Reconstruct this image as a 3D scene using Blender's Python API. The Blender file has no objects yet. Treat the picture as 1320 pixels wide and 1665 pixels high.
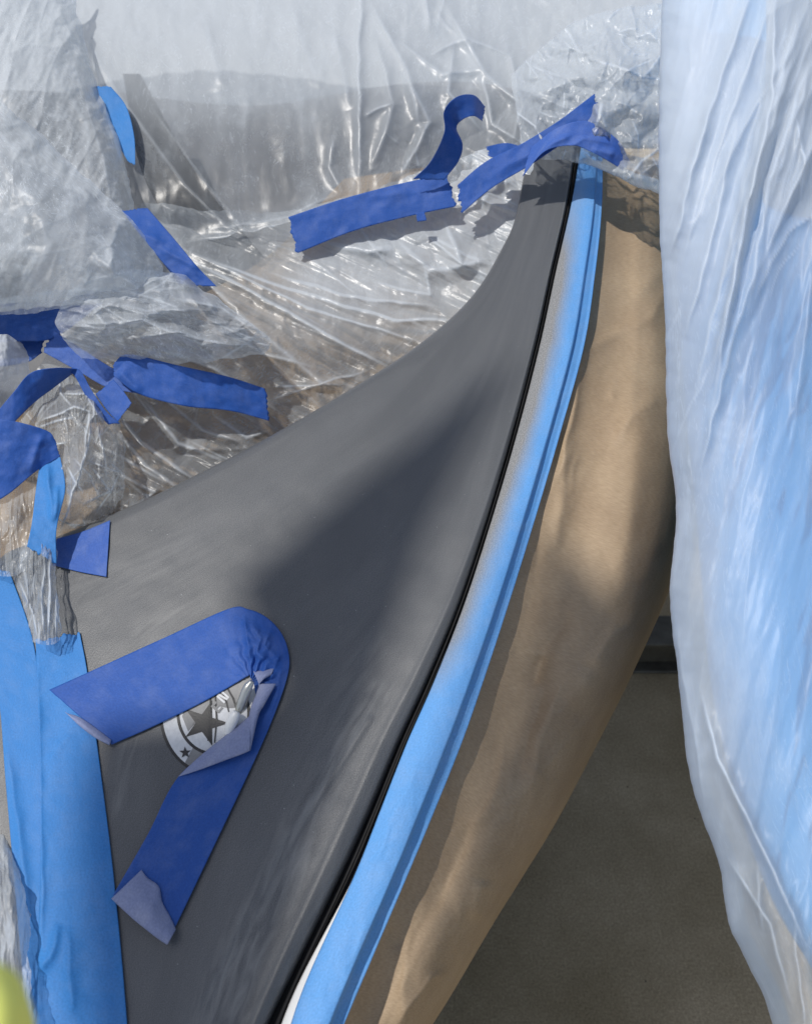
import bpy, math, random
import numpy as np
from mathutils import Vector
random.seed(4)
S = bpy.context.scene
COL = S.collection

# ------------------------------------------------------------------ camera
FPX = 1415.0                       # focal length in photograph pixels (1320 wide)
PITCH = math.radians(45)
CAMPOS = np.array([0.0, 0.0, 1.5])
XA = np.array([1.0, 0, 0])
FA = np.array([0, math.cos(PITCH), -math.sin(PITCH)])
UA = np.array([0, math.sin(PITCH), math.cos(PITCH)])
cd = bpy.data.cameras.new('camera'); cam = bpy.data.objects.new('camera', cd); COL.objects.link(cam)
cam.location = CAMPOS.tolist(); cam.rotation_euler = (math.pi/2 - PITCH, 0, 0)
cd.sensor_fit = 'HORIZONTAL'; cd.sensor_width = 36; cd.lens = 36*FPX/1320
cd.clip_start = 0.02; cd.clip_end = 200
cd.dof.use_dof = True; cd.dof.focus_distance = 0.78; cd.dof.aperture_fstop = 11
S.camera = cam

# ------------------------------------------------------------------ light
SUN = np.array([-0.42, -0.10, 0.88]); SUN /= np.linalg.norm(SUN)      # towards the sun
w = bpy.data.worlds.new('World'); S.world = w; w.use_nodes = True
nt = w.node_tree; sky = nt.nodes.new('ShaderNodeTexSky'); sky.sky_type = 'NISHITA'; sky.sun_disc = False
sky.sun_elevation = math.asin(SUN[2]); sky.sun_rotation = math.atan2(SUN[0], SUN[1])
hs = nt.nodes.new('ShaderNodeHueSaturation'); hs.inputs['Saturation'].default_value = .66      # hazy, whitish sky
nt.links.new(sky.outputs[0], hs.inputs['Color']); nt.links.new(hs.outputs[0], nt.nodes['Background'].inputs[0]); nt.nodes['Background'].inputs[1].default_value = 0.105
sl = bpy.data.lights.new('sun', 'SUN'); sl.energy = 2.8; sl.angle = math.radians(1.15); sl.color = (1, .955, .89)
so = bpy.data.objects.new('sun', sl); COL.objects.link(so); so.location = (-2, 0, 4)
so.rotation_euler = Vector(SUN.tolist()).to_track_quat('Z', 'Y').to_euler()
S.view_settings.view_transform = 'Standard'; S.view_settings.look = 'None'
S.view_settings.exposure = 0.12; S.view_settings.gamma = 1; S.view_settings.use_curve_mapping = False
S.render.resolution_x = 811; S.render.resolution_y = 1024
S.cycles.transparent_max_bounces = 24

# ------------------------------------------------------------------ maths helpers
def W(x, y, d):
    """world points seen in direction (x, y) at distance d in front of the lens"""
    x = np.asarray(x, float); y = np.asarray(y, float); d = np.asarray(d, float)
    a = (x-660)/FPX; b = (832.5-y)/FPX
    return CAMPOS + d[..., None]*(a[..., None]*XA + b[..., None]*UA + FA)

def _h(ix, iy, seed):
    n = (ix.astype(np.int64)*374761393 + iy.astype(np.int64)*668265263 + seed*974711) & 0xffffffff
    n = ((n ^ (n >> 13))*1274126177) & 0xffffffff
    return ((n ^ (n >> 16)) & 0xffff)/65535.0
def noise(x, y, seed=0):
    ix = np.floor(x); iy = np.floor(y); fx = x-ix; fy = y-iy
    def g(jx, jy):
        a = _h(ix+jx, iy+jy, seed)*2*np.pi
        return np.cos(a)*(fx-jx)+np.sin(a)*(fy-jy)
    ux = fx*fx*fx*(fx*(fx*6-15)+10); uy = fy*fy*fy*(fy*(fy*6-15)+10)
    return 1.5*((g(0,0)*(1-ux)+g(1,0)*ux)*(1-uy)+(g(0,1)*(1-ux)+g(1,1)*ux)*uy)
def fbm(x, y, seed=0, o=4):
    s = 0; a = 1
    for k in range(o): s = s+a*noise(x*2**k, y*2**k, seed+k*7); a *= .5
    return s
def ridged(x, y, seed=0): return np.clip(1-np.abs(noise(x, y, seed))*2.2, 0, 1)
def worley(x, y, seed=0):
    ix = np.floor(x); iy = np.floor(y); d1 = np.full(x.shape, 9.); d2 = d1.copy(); idv = np.zeros(x.shape)
    for jx in (-1, 0, 1):
        for jy in (-1, 0, 1):
            px = ix+jx+_h(ix+jx, iy+jy, seed); py = iy+jy+_h(ix+jx, iy+jy, seed+5)
            d = np.hypot(px-x, py-y)
            hv = _h(ix+jx, iy+jy, seed+9)
            m = d < d1
            d2 = np.where(m, d1, np.minimum(d2, d)); idv = np.where(m, hv, idv); d1 = np.where(m, d, d1)
    return d1, d2, idv
def crumple(x, y, seed=0):
    """height of crumpled film: sharp creases between flat facets; second value = crease lines"""
    xx = x+.35*noise(x*1.3, y*1.3, seed+3); yy = y+.35*noise(x*1.3+9, y*1.3, seed+4)
    a1, a2, _ = worley(xx, yy, seed); b1, b2, _ = worley(xx*2.1+7, yy*2.1, seed+20)
    h = (a2-a1)+.4*(b2-b1)
    c = np.clip(1-(a2-a1)*9, 0, 1)+.5*np.clip(1-(b2-b1)*8, 0, 1)
    return h, np.clip(c, 0, 1)
def sstep(a, b, x):
    t = np.clip((x-a)/(b-a), 0, 1); return t*t*(3-2*t)
def segdist(x, y, pts):
    """distance to a polyline and the position along it (0..1)"""
    best = np.full(x.shape, 1e9); tt = np.zeros(x.shape); n = len(pts)-1
    for i in range(n):
        ax, ay = pts[i]; bx, by = pts[i+1]; L = (bx-ax)**2+(by-ay)**2+1e-9
        t = np.clip(((x-ax)*(bx-ax)+(y-ay)*(by-ay))/L, 0, 1)
        d = np.hypot(x-ax-t*(bx-ax), y-ay-t*(by-ay)); m = d < best
        best = np.where(m, d, best); tt = np.where(m, (i+t)/n, tt)
    return best, tt
def creases(x, y, lines):
    """each line: (points, half width px, height m, whiteness)"""
    h = np.zeros(x.shape); c = np.zeros(x.shape)
    for pts, wd, ht, wh in lines:
        wob = 3*noise(x/45, y/45, int(abs(pts[0][0])) % 50)
        d, t = segdist(x+wob, y+wob, pts)
        tp = np.clip(np.sin(np.clip(t, .02, .98)*np.pi)*1.6, 0, 1)
        h += ht*tp*np.exp(-(np.sqrt(d*d+(.45*wd)**2)-.45*wd)/wd)
        c = np.maximum(c, wh*tp*np.exp(-(d/max(wd*.28, 1.7))**2))
    return h, c
def rand_creases(x, y, n, length, wd, ht, ang, spread, seed, white=.5):
    rg = np.random.default_rng(seed); x0, x1, y0, y1 = x.min(), x.max(), y.min(), y.max(); out = []
    for _ in range(n):
        cx = rg.uniform(x0, x1); cy = rg.uniform(y0, y1); a = ang+rg.normal(0, spread); l = rg.uniform(.4, 1.3)*length/2
        b = a+rg.normal(0, .25); sg = -1 if rg.random() < .35 else 1; k = rg.uniform(.4, 1.3)
        out.append(([(cx-l*math.cos(a), cy-l*math.sin(a)), (cx, cy), (cx+l*math.cos(b), cy+l*math.sin(b))], wd*rg.uniform(.6, 1.5), sg*ht*k, white*max(0, rg.uniform(-.5, 1))*(sg > 0)))
    return out
def cr(ctrl, n):
    """Catmull-Rom along axis 0, n samples"""
    P = np.asarray(ctrl, float); m = len(P)
    if m == 1: return np.repeat(P, n, 0)
    E = np.concatenate([[2*P[0]-P[1]], P, [2*P[-1]-P[-2]]])
    t = np.linspace(0, m-1, n); i = np.minimum(t.astype(int), m-2); f = (t-i).reshape((-1,)+(1,)*(P.ndim-1))
    a, b, c, d = E[i], E[i+1], E[i+2], E[i+3]
    return .5*((2*b)+(-a+c)*f+(2*a-5*b+4*c-d)*f*f+(-a+3*b-3*c+d)*f**3)
def grid(ctrl, nu, nv):
    a = cr(np.asarray(ctrl, float), nu); return np.swapaxes(cr(np.swapaxes(a, 0, 1), nv), 0, 1)
def edge(pts, n): return cr(np.array(pts, float), n)
def loft(A, B, n, m):
    """pixel grid n x m between two edge curves"""
    a = edge(A, n); b = edge(B, n); s = np.linspace(0, 1, m)[None, :, None]
    g = a[:, None, :]*(1-s)+b[:, None, :]*s
    return g[..., 0], g[..., 1]

# ------------------------------------------------------------------ objects
def tag(o, label=None, cat=None, group=None, kind=None):
    if label: o['label'] = label
    if cat: o['category'] = cat
    if group: o['group'] = group
    if kind: o['kind'] = kind
    return o
def link(name, verts, faces, mat, parent=None, smooth=True):
    me = bpy.data.meshes.new(name); me.from_pydata([tuple(v) for v in verts], [], faces); me.update()
    if smooth: me.polygons.foreach_set('use_smooth', [True]*len(me.polygons))
    o = bpy.data.objects.new(name, me); COL.objects.link(o); me.materials.append(mat)
    if parent: o.parent = parent
    return o
def sheet(name, x, y, d, mat, parent=None, thick=0, attrs=None, mat2=None):
    """a grid of world points as one surface, with a UV map in metres and float attributes"""
    P = W(x, y, d); n, m = x.shape
    idx = np.arange(n*m).reshape(n, m)
    F = np.stack([idx[:-1, :-1], idx[1:, :-1], idx[1:, 1:], idx[:-1, 1:]], -1).reshape(-1, 4)
    o = link(name, P.reshape(-1, 3), F.tolist(), mat, parent)
    me = o.data
    du = np.zeros((n, m)); dv = np.zeros((n, m))
    du[1:] = np.cumsum(np.mean(np.linalg.norm(P[1:]-P[:-1], axis=-1), axis=1))[:, None]
    dv[:, 1:] = np.cumsum(np.mean(np.linalg.norm(P[:, 1:]-P[:, :-1], axis=-1), axis=0))[None, :]
    uvl = me.uv_layers.new(name='UVMap'); li = np.empty(len(me.loops), int); me.loops.foreach_get('vertex_index', li)
    uv = np.stack([du.ravel()[li], dv.ravel()[li]], -1); uvl.data.foreach_set('uv', uv.ravel())
    for k, v in (attrs or {}).items():
        at = me.attributes.new(k, 'FLOAT', 'POINT'); at.data.foreach_set('value', np.broadcast_to(v, (n, m)).ravel().astype(float))
    if thick:
        md = o.modifiers.new('thickness', 'SOLIDIFY'); md.thickness = thick; md.offset = 0
        if mat2: me.materials.append(mat2)
    return o
def poly_on(name, pts, off, mat, parent=None, base=None, ring=None):
    """a small flat shape lying on the grey panel; pts in photo directions"""
    base = base or pdepth
    c = np.mean(pts, axis=0)
    n = len(pts); K = 6; q = np.array(pts, float)
    g = np.concatenate([c+(q-c)*(1-k/K) for k in range(K)]+[c[None, :]])
    P = W(g[:, 0], g[:, 1], base(g[:, 0], g[:, 1])-off*.4)
    F = [(k*n+i, k*n+(i+1) % n, (k+1)*n+(i+1) % n, (k+1)*n+i) for k in range(K-1) for i in range(n)]+[((K-1)*n+i, (K-1)*n+(i+1) % n, K*n) for i in range(n)]
    return link(name, P, F, mat, parent, False)

# ------------------------------------------------------------------ materials
def newmat(name):
    m = bpy.data.materials.new(name); m.use_nodes = True; n = m.node_tree.nodes; l = m.node_tree.links
    return m, n, l, n['Principled BSDF']
def N(n, t, **k):
    o = n.new(t)
    for a, b in k.items():
        if a == 'ins':
            for q, v in b.items(): o.inputs[q].default_value = v
        else: setattr(o, a, b)
    return o
def ramp(n, a, b, ca=(0,0,0,1), cb=(1,1,1,1)):
    r = n.new('ShaderNodeValToRGB'); r.color_ramp.elements[0].position = a; r.color_ramp.elements[1].position = b
    r.color_ramp.elements[0].color = ca; r.color_ramp.elements[1].color = cb; return r
def mapped(n, l, src, scale, rot=0):
    tc = n.new('ShaderNodeTexCoord'); mp = n.new('ShaderNodeMapping')
    mp.inputs['Scale'].default_value = scale; mp.inputs['Rotation'].default_value = (0, 0, rot)
    l.new(tc.outputs[src], mp.inputs[0]); return mp
def simple(name, c1, c2, rough, scale=20, bump=.2, bscale=200, det=6, spec=.4, metal=0, src='Object', bdist=.001, lo=.35, hi=.65, stretch=(1,1,1)):
    m, n, l, b = newmat(name)
    mp = mapped(n, l, src, stretch)
    t = N(n, 'ShaderNodeTexNoise', ins={'Scale': scale, 'Detail': det, 'Roughness': .6}); l.new(mp.outputs[0], t.inputs[0])
    r = ramp(n, lo, hi, (*c1, 1), (*c2, 1)); l.new(t.outputs[0], r.inputs[0]); l.new(r.outputs[0], b.inputs['Base Color'])
    t2 = N(n, 'ShaderNodeTexNoise', ins={'Scale': bscale, 'Detail': 5}); l.new(mp.outputs[0], t2.inputs[0])
    bp = N(n, 'ShaderNodeBump', ins={'Strength': bump, 'Distance': bdist}); l.new(t2.outputs[0], bp.inputs['Height']); l.new(bp.outputs[0], b.inputs['Normal'])
    b.inputs['Roughness'].default_value = rough; b.inputs['Specular IOR Level'].default_value = spec; b.inputs['Metallic'].default_value = metal
    return m

def film_mat(name, base=.45, crease=.4, scuff=.35, tint=(.80, .86, .92), rot=.3, sc=30, stretch=(1, .25, 1), rough=.34, bump=.5, gloss=1.0):
    """milky thin polyethylene: clear, scattering and glossy, whiter at creases and rub marks"""
    m, n, l, b = newmat(name); out = n['Material Output']; n.remove(b)
    mp = mapped(n, l, 'UV', stretch, rot)
    warp = N(n, 'ShaderNodeTexNoise', ins={'Scale': 9, 'Detail': 2}); l.new(mp.outputs[0], warp.inputs[0])
    mixv = N(n, 'ShaderNodeMix', data_type='RGBA', ins={0: .06}); l.new(mp.outputs[0], mixv.inputs[6]); l.new(warp.outputs[1], mixv.inputs[7])
    t1 = N(n, 'ShaderNodeTexNoise', ins={'Scale': sc, 'Detail': 8, 'Roughness': .68}); l.new(mixv.outputs[2], t1.inputs[0])
    r1 = ramp(n, .50, .78); l.new(t1.outputs[0], r1.inputs[0])
    t2 = N(n, 'ShaderNodeTexNoise', ins={'Scale': sc*5, 'Detail': 5, 'Roughness': .7, 'Distortion': 1.5}); l.new(mixv.outputs[2], t2.inputs[0])
    r2 = ramp(n, .54, .72); l.new(t2.outputs[0], r2.inputs[0])
    t3 = N(n, 'ShaderNodeTexNoise', ins={'Scale': 7, 'Detail': 2}); l.new(mp.outputs[0], t3.inputs[0])
    r3 = ramp(n, .35, .65); l.new(t3.outputs[0], r3.inputs[0])
    def mth(op, a, bb, clamp=False):
        q = N(n, 'ShaderNodeMath', operation=op); q.use_clamp = clamp
        for i, v in ((0, a), (1, bb)):
            if hasattr(v, 'node'): l.new(v, q.inputs[i])
            else: q.inputs[i].default_value = v
        return q.outputs[0]
    sc_ = mth('MULTIPLY', mth('MULTIPLY', r2.outputs[0], r3.outputs[0]), .9)
    sc_ = mth('ADD', sc_, mth('MULTIPLY', r1.outputs[0], .55))
    at = N(n, 'ShaderNodeAttribute', attribute_name='crease'); am = N(n, 'ShaderNodeAttribute', attribute_name='milk')
    op = mth('ADD', mth('ADD', mth('MULTIPLY', sc_, scuff), base), mth('MULTIPLY', at.outputs['Fac'], crease))
    op = mth('ADD', op, am.outputs['Fac'])
    lw = N(n, 'ShaderNodeLayerWeight', ins={'Blend': .35})
    op = mth('ADD', op, mth('MULTIPLY', lw.outputs['Facing'], .28), True)
    op = mth('MINIMUM', op, .97)
    dif = N(n, 'ShaderNodeBsdfDiffuse', ins={'Color': (*tint, 1)}); trl = N(n, 'ShaderNodeBsdfTranslucent', ins={'Color': (*tint, 1)})
    ms = N(n, 'ShaderNodeMixShader', ins={0: .42}); l.new(dif.outputs[0], ms.inputs[1]); l.new(trl.outputs[0], ms.inputs[2])
    tr = N(n, 'ShaderNodeBsdfTransparent', ins={'Color': (.97, .98, .99, 1)})
    m2 = N(n, 'ShaderNodeMixShader'); l.new(op, m2.inputs[0]); l.new(tr.outputs[0], m2.inputs[1]); l.new(ms.outputs[0], m2.inputs[2])
    gl = N(n, 'ShaderNodeBsdfGlossy', ins={'Roughness': rough}); fr = N(n, 'ShaderNodeFresnel', ins={'IOR': 1.45})
    fm = mth('MULTIPLY', fr.outputs[0], gloss, True)
    m3 = N(n, 'ShaderNodeMixShader'); l.new(fm, m3.inputs[0]); l.new(m2.outputs[0], m3.inputs[1]); l.new(gl.outputs[0], m3.inputs[2])
    hgt = mth('ADD', mth('MULTIPLY', t1.outputs[0], 1.0), mth('MULTIPLY', t2.outputs[0], .25))
    bp = N(n, 'ShaderNodeBump', ins={'Strength': bump, 'Distance': .003}); l.new(hgt, bp.inputs['Height'])
    for q in (gl, fr): l.new(bp.outputs[0], q.inputs['Normal'])
    l.new(m3.outputs[0], out.inputs['Surface'])
    return m

def tape_mat(name, col, back=False, dust=(.45, .5, .6), dusty=.25, spray=False):
    m, n, l, b = newmat(name)
    mp = mapped(n, l, 'UV', (1, 1, 1))
    t = N(n, 'ShaderNodeTexNoise', ins={'Scale': 40, 'Detail': 8, 'Roughness': .65}); l.new(mp.outputs[0], t.inputs[0])
    r = ramp(n, .45, .8, (0, 0, 0, 1), (dusty, dusty, dusty, 1)); l.new(t.outputs[0], r.inputs[0])
    t2 = N(n, 'ShaderNodeTexNoise', ins={'Scale': 650, 'Detail': 4}); l.new(mp.outputs[0], t2.inputs[0])
    mx = N(n, 'ShaderNodeMix', data_type='RGBA'); l.new(r.outputs[0], mx.inputs[0]); mx.inputs[6].default_value = (*col, 1); mx.inputs[7].default_value = (*dust, 1)
    mx2 = N(n, 'ShaderNodeMix', data_type='RGBA', blend_type='MULTIPLY', ins={0: .5}); l.new(mx.outputs[2], mx2.inputs[6])
    r2 = ramp(n, .3, .7, (.6, .6, .6, 1), (1, 1, 1, 1)); l.new(t2.outputs[0], r2.inputs[0]); l.new(r2.outputs[0], mx2.inputs[7])
    outc = mx2.outputs[2]
    if spray:
        at = N(n, 'ShaderNodeAttribute', attribute_name='spray')
        t3 = N(n, 'ShaderNodeTexNoise', ins={'Scale': 1500, 'Detail': 2}); l.new(mp.outputs[0], t3.inputs[0])
        ad = N(n, 'ShaderNodeMath', operation='MULTIPLY_ADD'); l.new(t3.outputs[0], ad.inputs[0]); ad.inputs[1].default_value = .4; ad.inputs[2].default_value = -.2
        ad2 = N(n, 'ShaderNodeMath', operation='ADD'); l.new(ad.outputs[0], ad2.inputs[0]); l.new(at.outputs['Fac'], ad2.inputs[1])
        r4 = ramp(n, .1, 1.0); l.new(ad2.outputs[0], r4.inputs[0])
        t4 = N(n, 'ShaderNodeTexNoise', ins={'Scale': 700, 'Detail': 3}); l.new(mp.outputs[0], t4.inputs[0])
        r5 = ramp(n, .35, .68, (.17, .175, .18, 1), (.30, .30, .30, 1)); l.new(t4.outputs[0], r5.inputs[0])
        mx3 = N(n, 'ShaderNodeMix', data_type='RGBA'); l.new(r4.outputs[0], mx3.inputs[0]); l.new(outc, mx3.inputs[6]); l.new(r5.outputs[0], mx3.inputs[7]); outc = mx3.outputs[2]
    l.new(outc, b.inputs['Base Color'])
    b.inputs['Roughness'].default_value = .62; b.inputs['Specular IOR Level'].default_value = .3
    mpc = mapped(n, l, 'UV', (1, .25, 1)); t5 = N(n, 'ShaderNodeTexNoise', ins={'Scale': 1200, 'Detail': 3}); l.new(mpc.outputs[0], t5.inputs[0])
    t6 = N(n, 'ShaderNodeTexNoise', ins={'Scale': 55, 'Detail': 3}); l.new(mp.outputs[0], t6.inputs[0])
    b1 = N(n, 'ShaderNodeBump', ins={'Strength': .25, 'Distance': .0006}); l.new(t5.outputs[0], b1.inputs['Height'])
    b2 = N(n, 'ShaderNodeBump', ins={'Strength': .12, 'Distance': .004}); l.new(t6.outputs[0], b2.inputs['Height']); l.new(b1.outputs[0], b2.inputs['Normal'])
    l.new(b2.outputs[0], b.inputs['Normal'])
    return m

M_tape = tape_mat('painters_tape_blue', (.024, .098, .40), dusty=.14)
M_tapev = tape_mat('painters_tape_violet_blue', (.05, .13, .46), dusty=.22)
M_tapel = tape_mat('painters_tape_light_blue', (.045, .23, .60), dusty=.12)
M_tapes = tape_mat('painters_tape_light_blue_oversprayed', (.13, .36, .74), dusty=.2, spray=True)
M_back = tape_mat('painters_tape_underside', (.27, .31, .50), dust=(.5, .52, .62), dusty=.5)

def panel_mat():
    m, n, l, b = newmat('satin_grey_primer')
    mp = mapped(n, l, 'UV', (1, 1, 1))
    mpst = mapped(n, l, 'UV', (.5, 2.6, 1), .25)
    t = N(n, 'ShaderNodeTexNoise', ins={'Scale': 9, 'Detail': 6, 'Roughness': .6, 'Distortion': .8}); l.new(mpst.outputs[0], t.inputs[0])
    r = ramp(n, .38, .70, (.098, .103, .110, 1), (.124, .129, .136, 1)); l.new(t.outputs[0], r.inputs[0])
    t2 = N(n, 'ShaderNodeTexNoise', ins={'Scale': 1400, 'Detail': 2}); l.new(mp.outputs[0], t2.inputs[0])
    r2 = ramp(n, .33, .72, (.60, .60, .60, 1), (1.38, 1.38, 1.38, 1)); l.new(t2.outputs[0], r2.inputs[0])
    mx = N(n, 'ShaderNodeMix', data_type='RGBA', blend_type='MULTIPLY', ins={0: .8}); l.new(r.outputs[0], mx.inputs[6]); l.new(r2.outputs[0], mx.inputs[7])
    # dust specks
    v = N(n, 'ShaderNodeTexVoronoi', ins={'Scale': 70, 'Randomness': 1}); l.new(mp.outputs[0], v.inputs[0])
    rv = ramp(n, .02, .035, (1, 1, 1, 1), (0, 0, 0, 1)); l.new(v.outputs['Distance'], rv.inputs[0])
    # pale streaks, mostly near the bottom (attribute)
    at = N(n, 'ShaderNodeAttribute', attribute_name='pale_streak')
    mps = mapped(n, l, 'UV', (.8, 9, 1), .12); t3 = N(n, 'ShaderNodeTexNoise', ins={'Scale': 22, 'Detail': 6, 'Distortion': .6}); l.new(mps.outputs[0], t3.inputs[0]); t3.inputs['Scale'].default_value = 26; t3.inputs['Detail'].default_value = 9
    r3 = ramp(n, .36, .76); l.new(t3.outputs[0], r3.inputs[0])
    ml = N(n, 'ShaderNodeMath', operation='MULTIPLY'); l.new(r3.outputs[0], ml.inputs[0]); l.new(at.outputs['Fac'], ml.inputs[1])
    m2 = N(n, 'ShaderNodeMix', data_type='RGBA'); l.new(ml.outputs[0], m2.inputs[0]); l.new(mx.outputs[2], m2.inputs[6]); m2.inputs[7].default_value = (.34, .34, .33, 1)
    m3 = N(n, 'ShaderNodeMix', data_type='RGBA'); l.new(rv.outputs[0], m3.inputs[0]); l.new(m2.outputs[2], m3.inputs[6]); m3.inputs[7].default_value = (.30, .31, .32, 1)
    l.new(m3.outputs[2], b.inputs['Base Color'])
    b.inputs['Roughness'].default_value = .38; b.inputs['Specular IOR Level'].default_value = .45
    bp = N(n, 'ShaderNodeBump', ins={'Strength': .4, 'Distance': .0005}); l.new(t2.outputs[0], bp.inputs['Height'])
    ms = mapped(n, l, 'UV', (.12, 5, 1), .3); tsn = N(n, 'ShaderNodeTexNoise', ins={'Scale': 260, 'Detail': 3}); l.new(ms.outputs[0], tsn.inputs[0])
    bq = N(n, 'ShaderNodeBump', ins={'Strength': .14, 'Distance': .0004}); l.new(tsn.outputs[0], bq.inputs['Height']); l.new(bp.outputs[0], bq.inputs['Normal']); l.new(bq.outputs[0], b.inputs['Normal'])
    return m
M_panel = panel_mat()
def paper_mat():
    m, n, l, b = newmat('brown_kraft_paper'); mp = mapped(n, l, 'UV', (1, 1, 1)); mf = mapped(n, l, 'UV', (1, .18, 1), .1)
    t = N(n, 'ShaderNodeTexNoise', ins={'Scale': 14, 'Detail': 7, 'Roughness': .65}); l.new(mp.outputs[0], t.inputs[0])
    r = ramp(n, .35, .65, (.34, .25, .162, 1), (.41, .31, .205, 1)); l.new(t.outputs[0], r.inputs[0])
    f = N(n, 'ShaderNodeTexNoise', ins={'Scale': 900, 'Detail': 4}); l.new(mf.outputs[0], f.inputs[0])
    r2 = ramp(n, .3, .7, (.80, .78, .74, 1), (1.12, 1.12, 1.12, 1)); l.new(f.outputs[0], r2.inputs[0])
    mx = N(n, 'ShaderNodeMix', data_type='RGBA', blend_type='MULTIPLY', ins={0: .8}); l.new(r.outputs[0], mx.inputs[6]); l.new(r2.outputs[0], mx.inputs[7]); l.new(mx.outputs[2], b.inputs['Base Color'])
    w_ = N(n, 'ShaderNodeTexNoise', ins={'Scale': 22, 'Detail': 5, 'Roughness': .6}); l.new(mp.outputs[0], w_.inputs[0])
    b1 = N(n, 'ShaderNodeBump', ins={'Strength': .2, 'Distance': .004}); l.new(w_.outputs[0], b1.inputs['Height'])
    b2 = N(n, 'ShaderNodeBump', ins={'Strength': .3, 'Distance': .0005}); l.new(f.outputs[0], b2.inputs['Height']); l.new(b1.outputs[0], b2.inputs['Normal']); l.new(b2.outputs[0], b.inputs['Normal'])
    b.inputs['Roughness'].default_value = .6; b.inputs['Specular IOR Level'].default_value = .35
    return m
M_paper = paper_mat()
def floor_mat():
    m, n, l, b = newmat('worn_concrete'); mp = mapped(n, l, 'Object', (1, 1, 1))
    t = N(n, 'ShaderNodeTexNoise', ins={'Scale': 4, 'Detail': 9, 'Roughness': .65}); l.new(mp.outputs[0], t.inputs[0])
    r = ramp(n, .35, .68, (.32, .25, .145, 1), (.50, .40, .26, 1)); l.new(t.outputs[0], r.inputs[0])
    g = N(n, 'ShaderNodeTexNoise', ins={'Scale': 260, 'Detail': 5, 'Roughness': .7}); l.new(mp.outputs[0], g.inputs[0])
    r2 = ramp(n, .32, .7, (.62, .60, .56, 1), (1.3, 1.3, 1.3, 1)); l.new(g.outputs[0], r2.inputs[0])
    mx = N(n, 'ShaderNodeMix', data_type='RGBA', blend_type='MULTIPLY', ins={0: .9}); l.new(r.outputs[0], mx.inputs[6]); l.new(r2.outputs[0], mx.inputs[7])
    v = N(n, 'ShaderNodeTexVoronoi', ins={'Scale': 22}); l.new(mp.outputs[0], v.inputs[0]); rv = ramp(n, .02, .045, (1, 1, 1, 1), (0, 0, 0, 1)); l.new(v.outputs['Distance'], rv.inputs[0])
    m2 = N(n, 'ShaderNodeMix', data_type='RGBA'); l.new(rv.outputs[0], m2.inputs[0]); l.new(mx.outputs[2], m2.inputs[6]); m2.inputs[7].default_value = (.07, .055, .04, 1); l.new(m2.outputs[2], b.inputs['Base Color'])
    bp = N(n, 'ShaderNodeBump', ins={'Strength': .6, 'Distance': .003}); l.new(g.outputs[0], bp.inputs['Height']); l.new(bp.outputs[0], b.inputs['Normal'])
    b.inputs['Roughness'].default_value = .85
    return m
M_floor = floor_mat()
M_rubber = simple('black_rubber', (.005, .005, .006), (.010, .010, .012), .7, 40, .1, 300)
M_white = simple('white_paint', (.78, .78, .76), (.84, .84, .82), .3, 10, .05, 100)
M_seat = simple('dark_grey_vinyl', (.16, .16, .165), (.22, .22, .225), .55, 12, .3, 300)
M_pale = simple('pale_blue_grey_paint', (.30, .33, .36), (.36, .39, .42), .5, 4, .05, 60)
M_strap = simple('charcoal_webbing', (.008, .008, .009), (.016, .016, .018), .7, 60, .3, 500)
M_blue = simple('bright_blue_cover', (.10, .40, .82), (.14, .46, .88), .5, 3, .2, 40)
M_steel = simple('dull_galvanised_steel', (.07, .064, .05), (.13, .12, .095), .5, 20, .2, 100, metal=.3)
M_dark = simple('dark_underbody', (.02, .02, .02), (.035, .035, .035), .8, 10, .2, 100)
M_hivis = simple('fluorescent_yellow_green', (.93, .98, .20), (.96, .99, .25), .6, 10, .1, 100)
M_decalw = simple('decal_silver_white', (.60, .61, .62), (.70, .71, .72), .35, 300, .1, 900)
M_decalg = simple('decal_grey', (.22, .22, .22), (.27, .27, .27), .4, 60, .1, 900)
M_decalk = simple('decal_black', (.018, .02, .022), (.03, .03, .034), .4, 60, .1, 900)
M_chrome = simple('brushed_metal', (.45, .45, .42), (.6, .6, .56), .28, 60, .1, 300, metal=.8)
M_blocker = simple('blocker_tan', (.45, .40, .30), (.5, .45, .35), .8, 60, .3, 300)  # tan cloth of the added overhead light blockers
M_wood = simple('bare_timber', (.30, .20, .11), (.38, .27, .16), .7, 8, .3, 80)

F_top = film_mat('masking_film_taut', base=.20, crease=.45, scuff=.36, rot=.1, sc=16, stretch=(1, 2.2, 1), bump=.16, rough=.3, gloss=.8)
F_bag = film_mat('masking_film_bagged', base=.25, crease=.45, scuff=.85, rot=.5, sc=30, stretch=(1, 1.6, 1), bump=.10, rough=.38, gloss=.7)
F_clear = film_mat('masking_film_clear', base=.09, crease=.62, scuff=.35, rot=.2, sc=20, stretch=(1, 2, 1), bump=.3, rough=.24, gloss=1.0)
F_crum = film_mat('masking_film_crumpled', base=.16, crease=.85, scuff=.3, rot=.2, sc=30, stretch=(1, 1, 1), bump=.3, rough=.24, gloss=1.0)
F_right = film_mat('masking_film_thick', base=.25, crease=.40, scuff=.26, rot=.15, sc=18, stretch=(.6, 2.4, 1), bump=.06, rough=.42, gloss=.6, tint=(.78, .86, .95))

# ------------------------------------------------------------------ the ground
gs = 12
fl = link('floor', [(-gs, -gs, 0), (gs, -gs, 0), (gs, gs, 0), (-gs, gs, 0)], [(0, 1, 2, 3)], M_floor, smooth=False); tag(fl, kind='structure')

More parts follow.
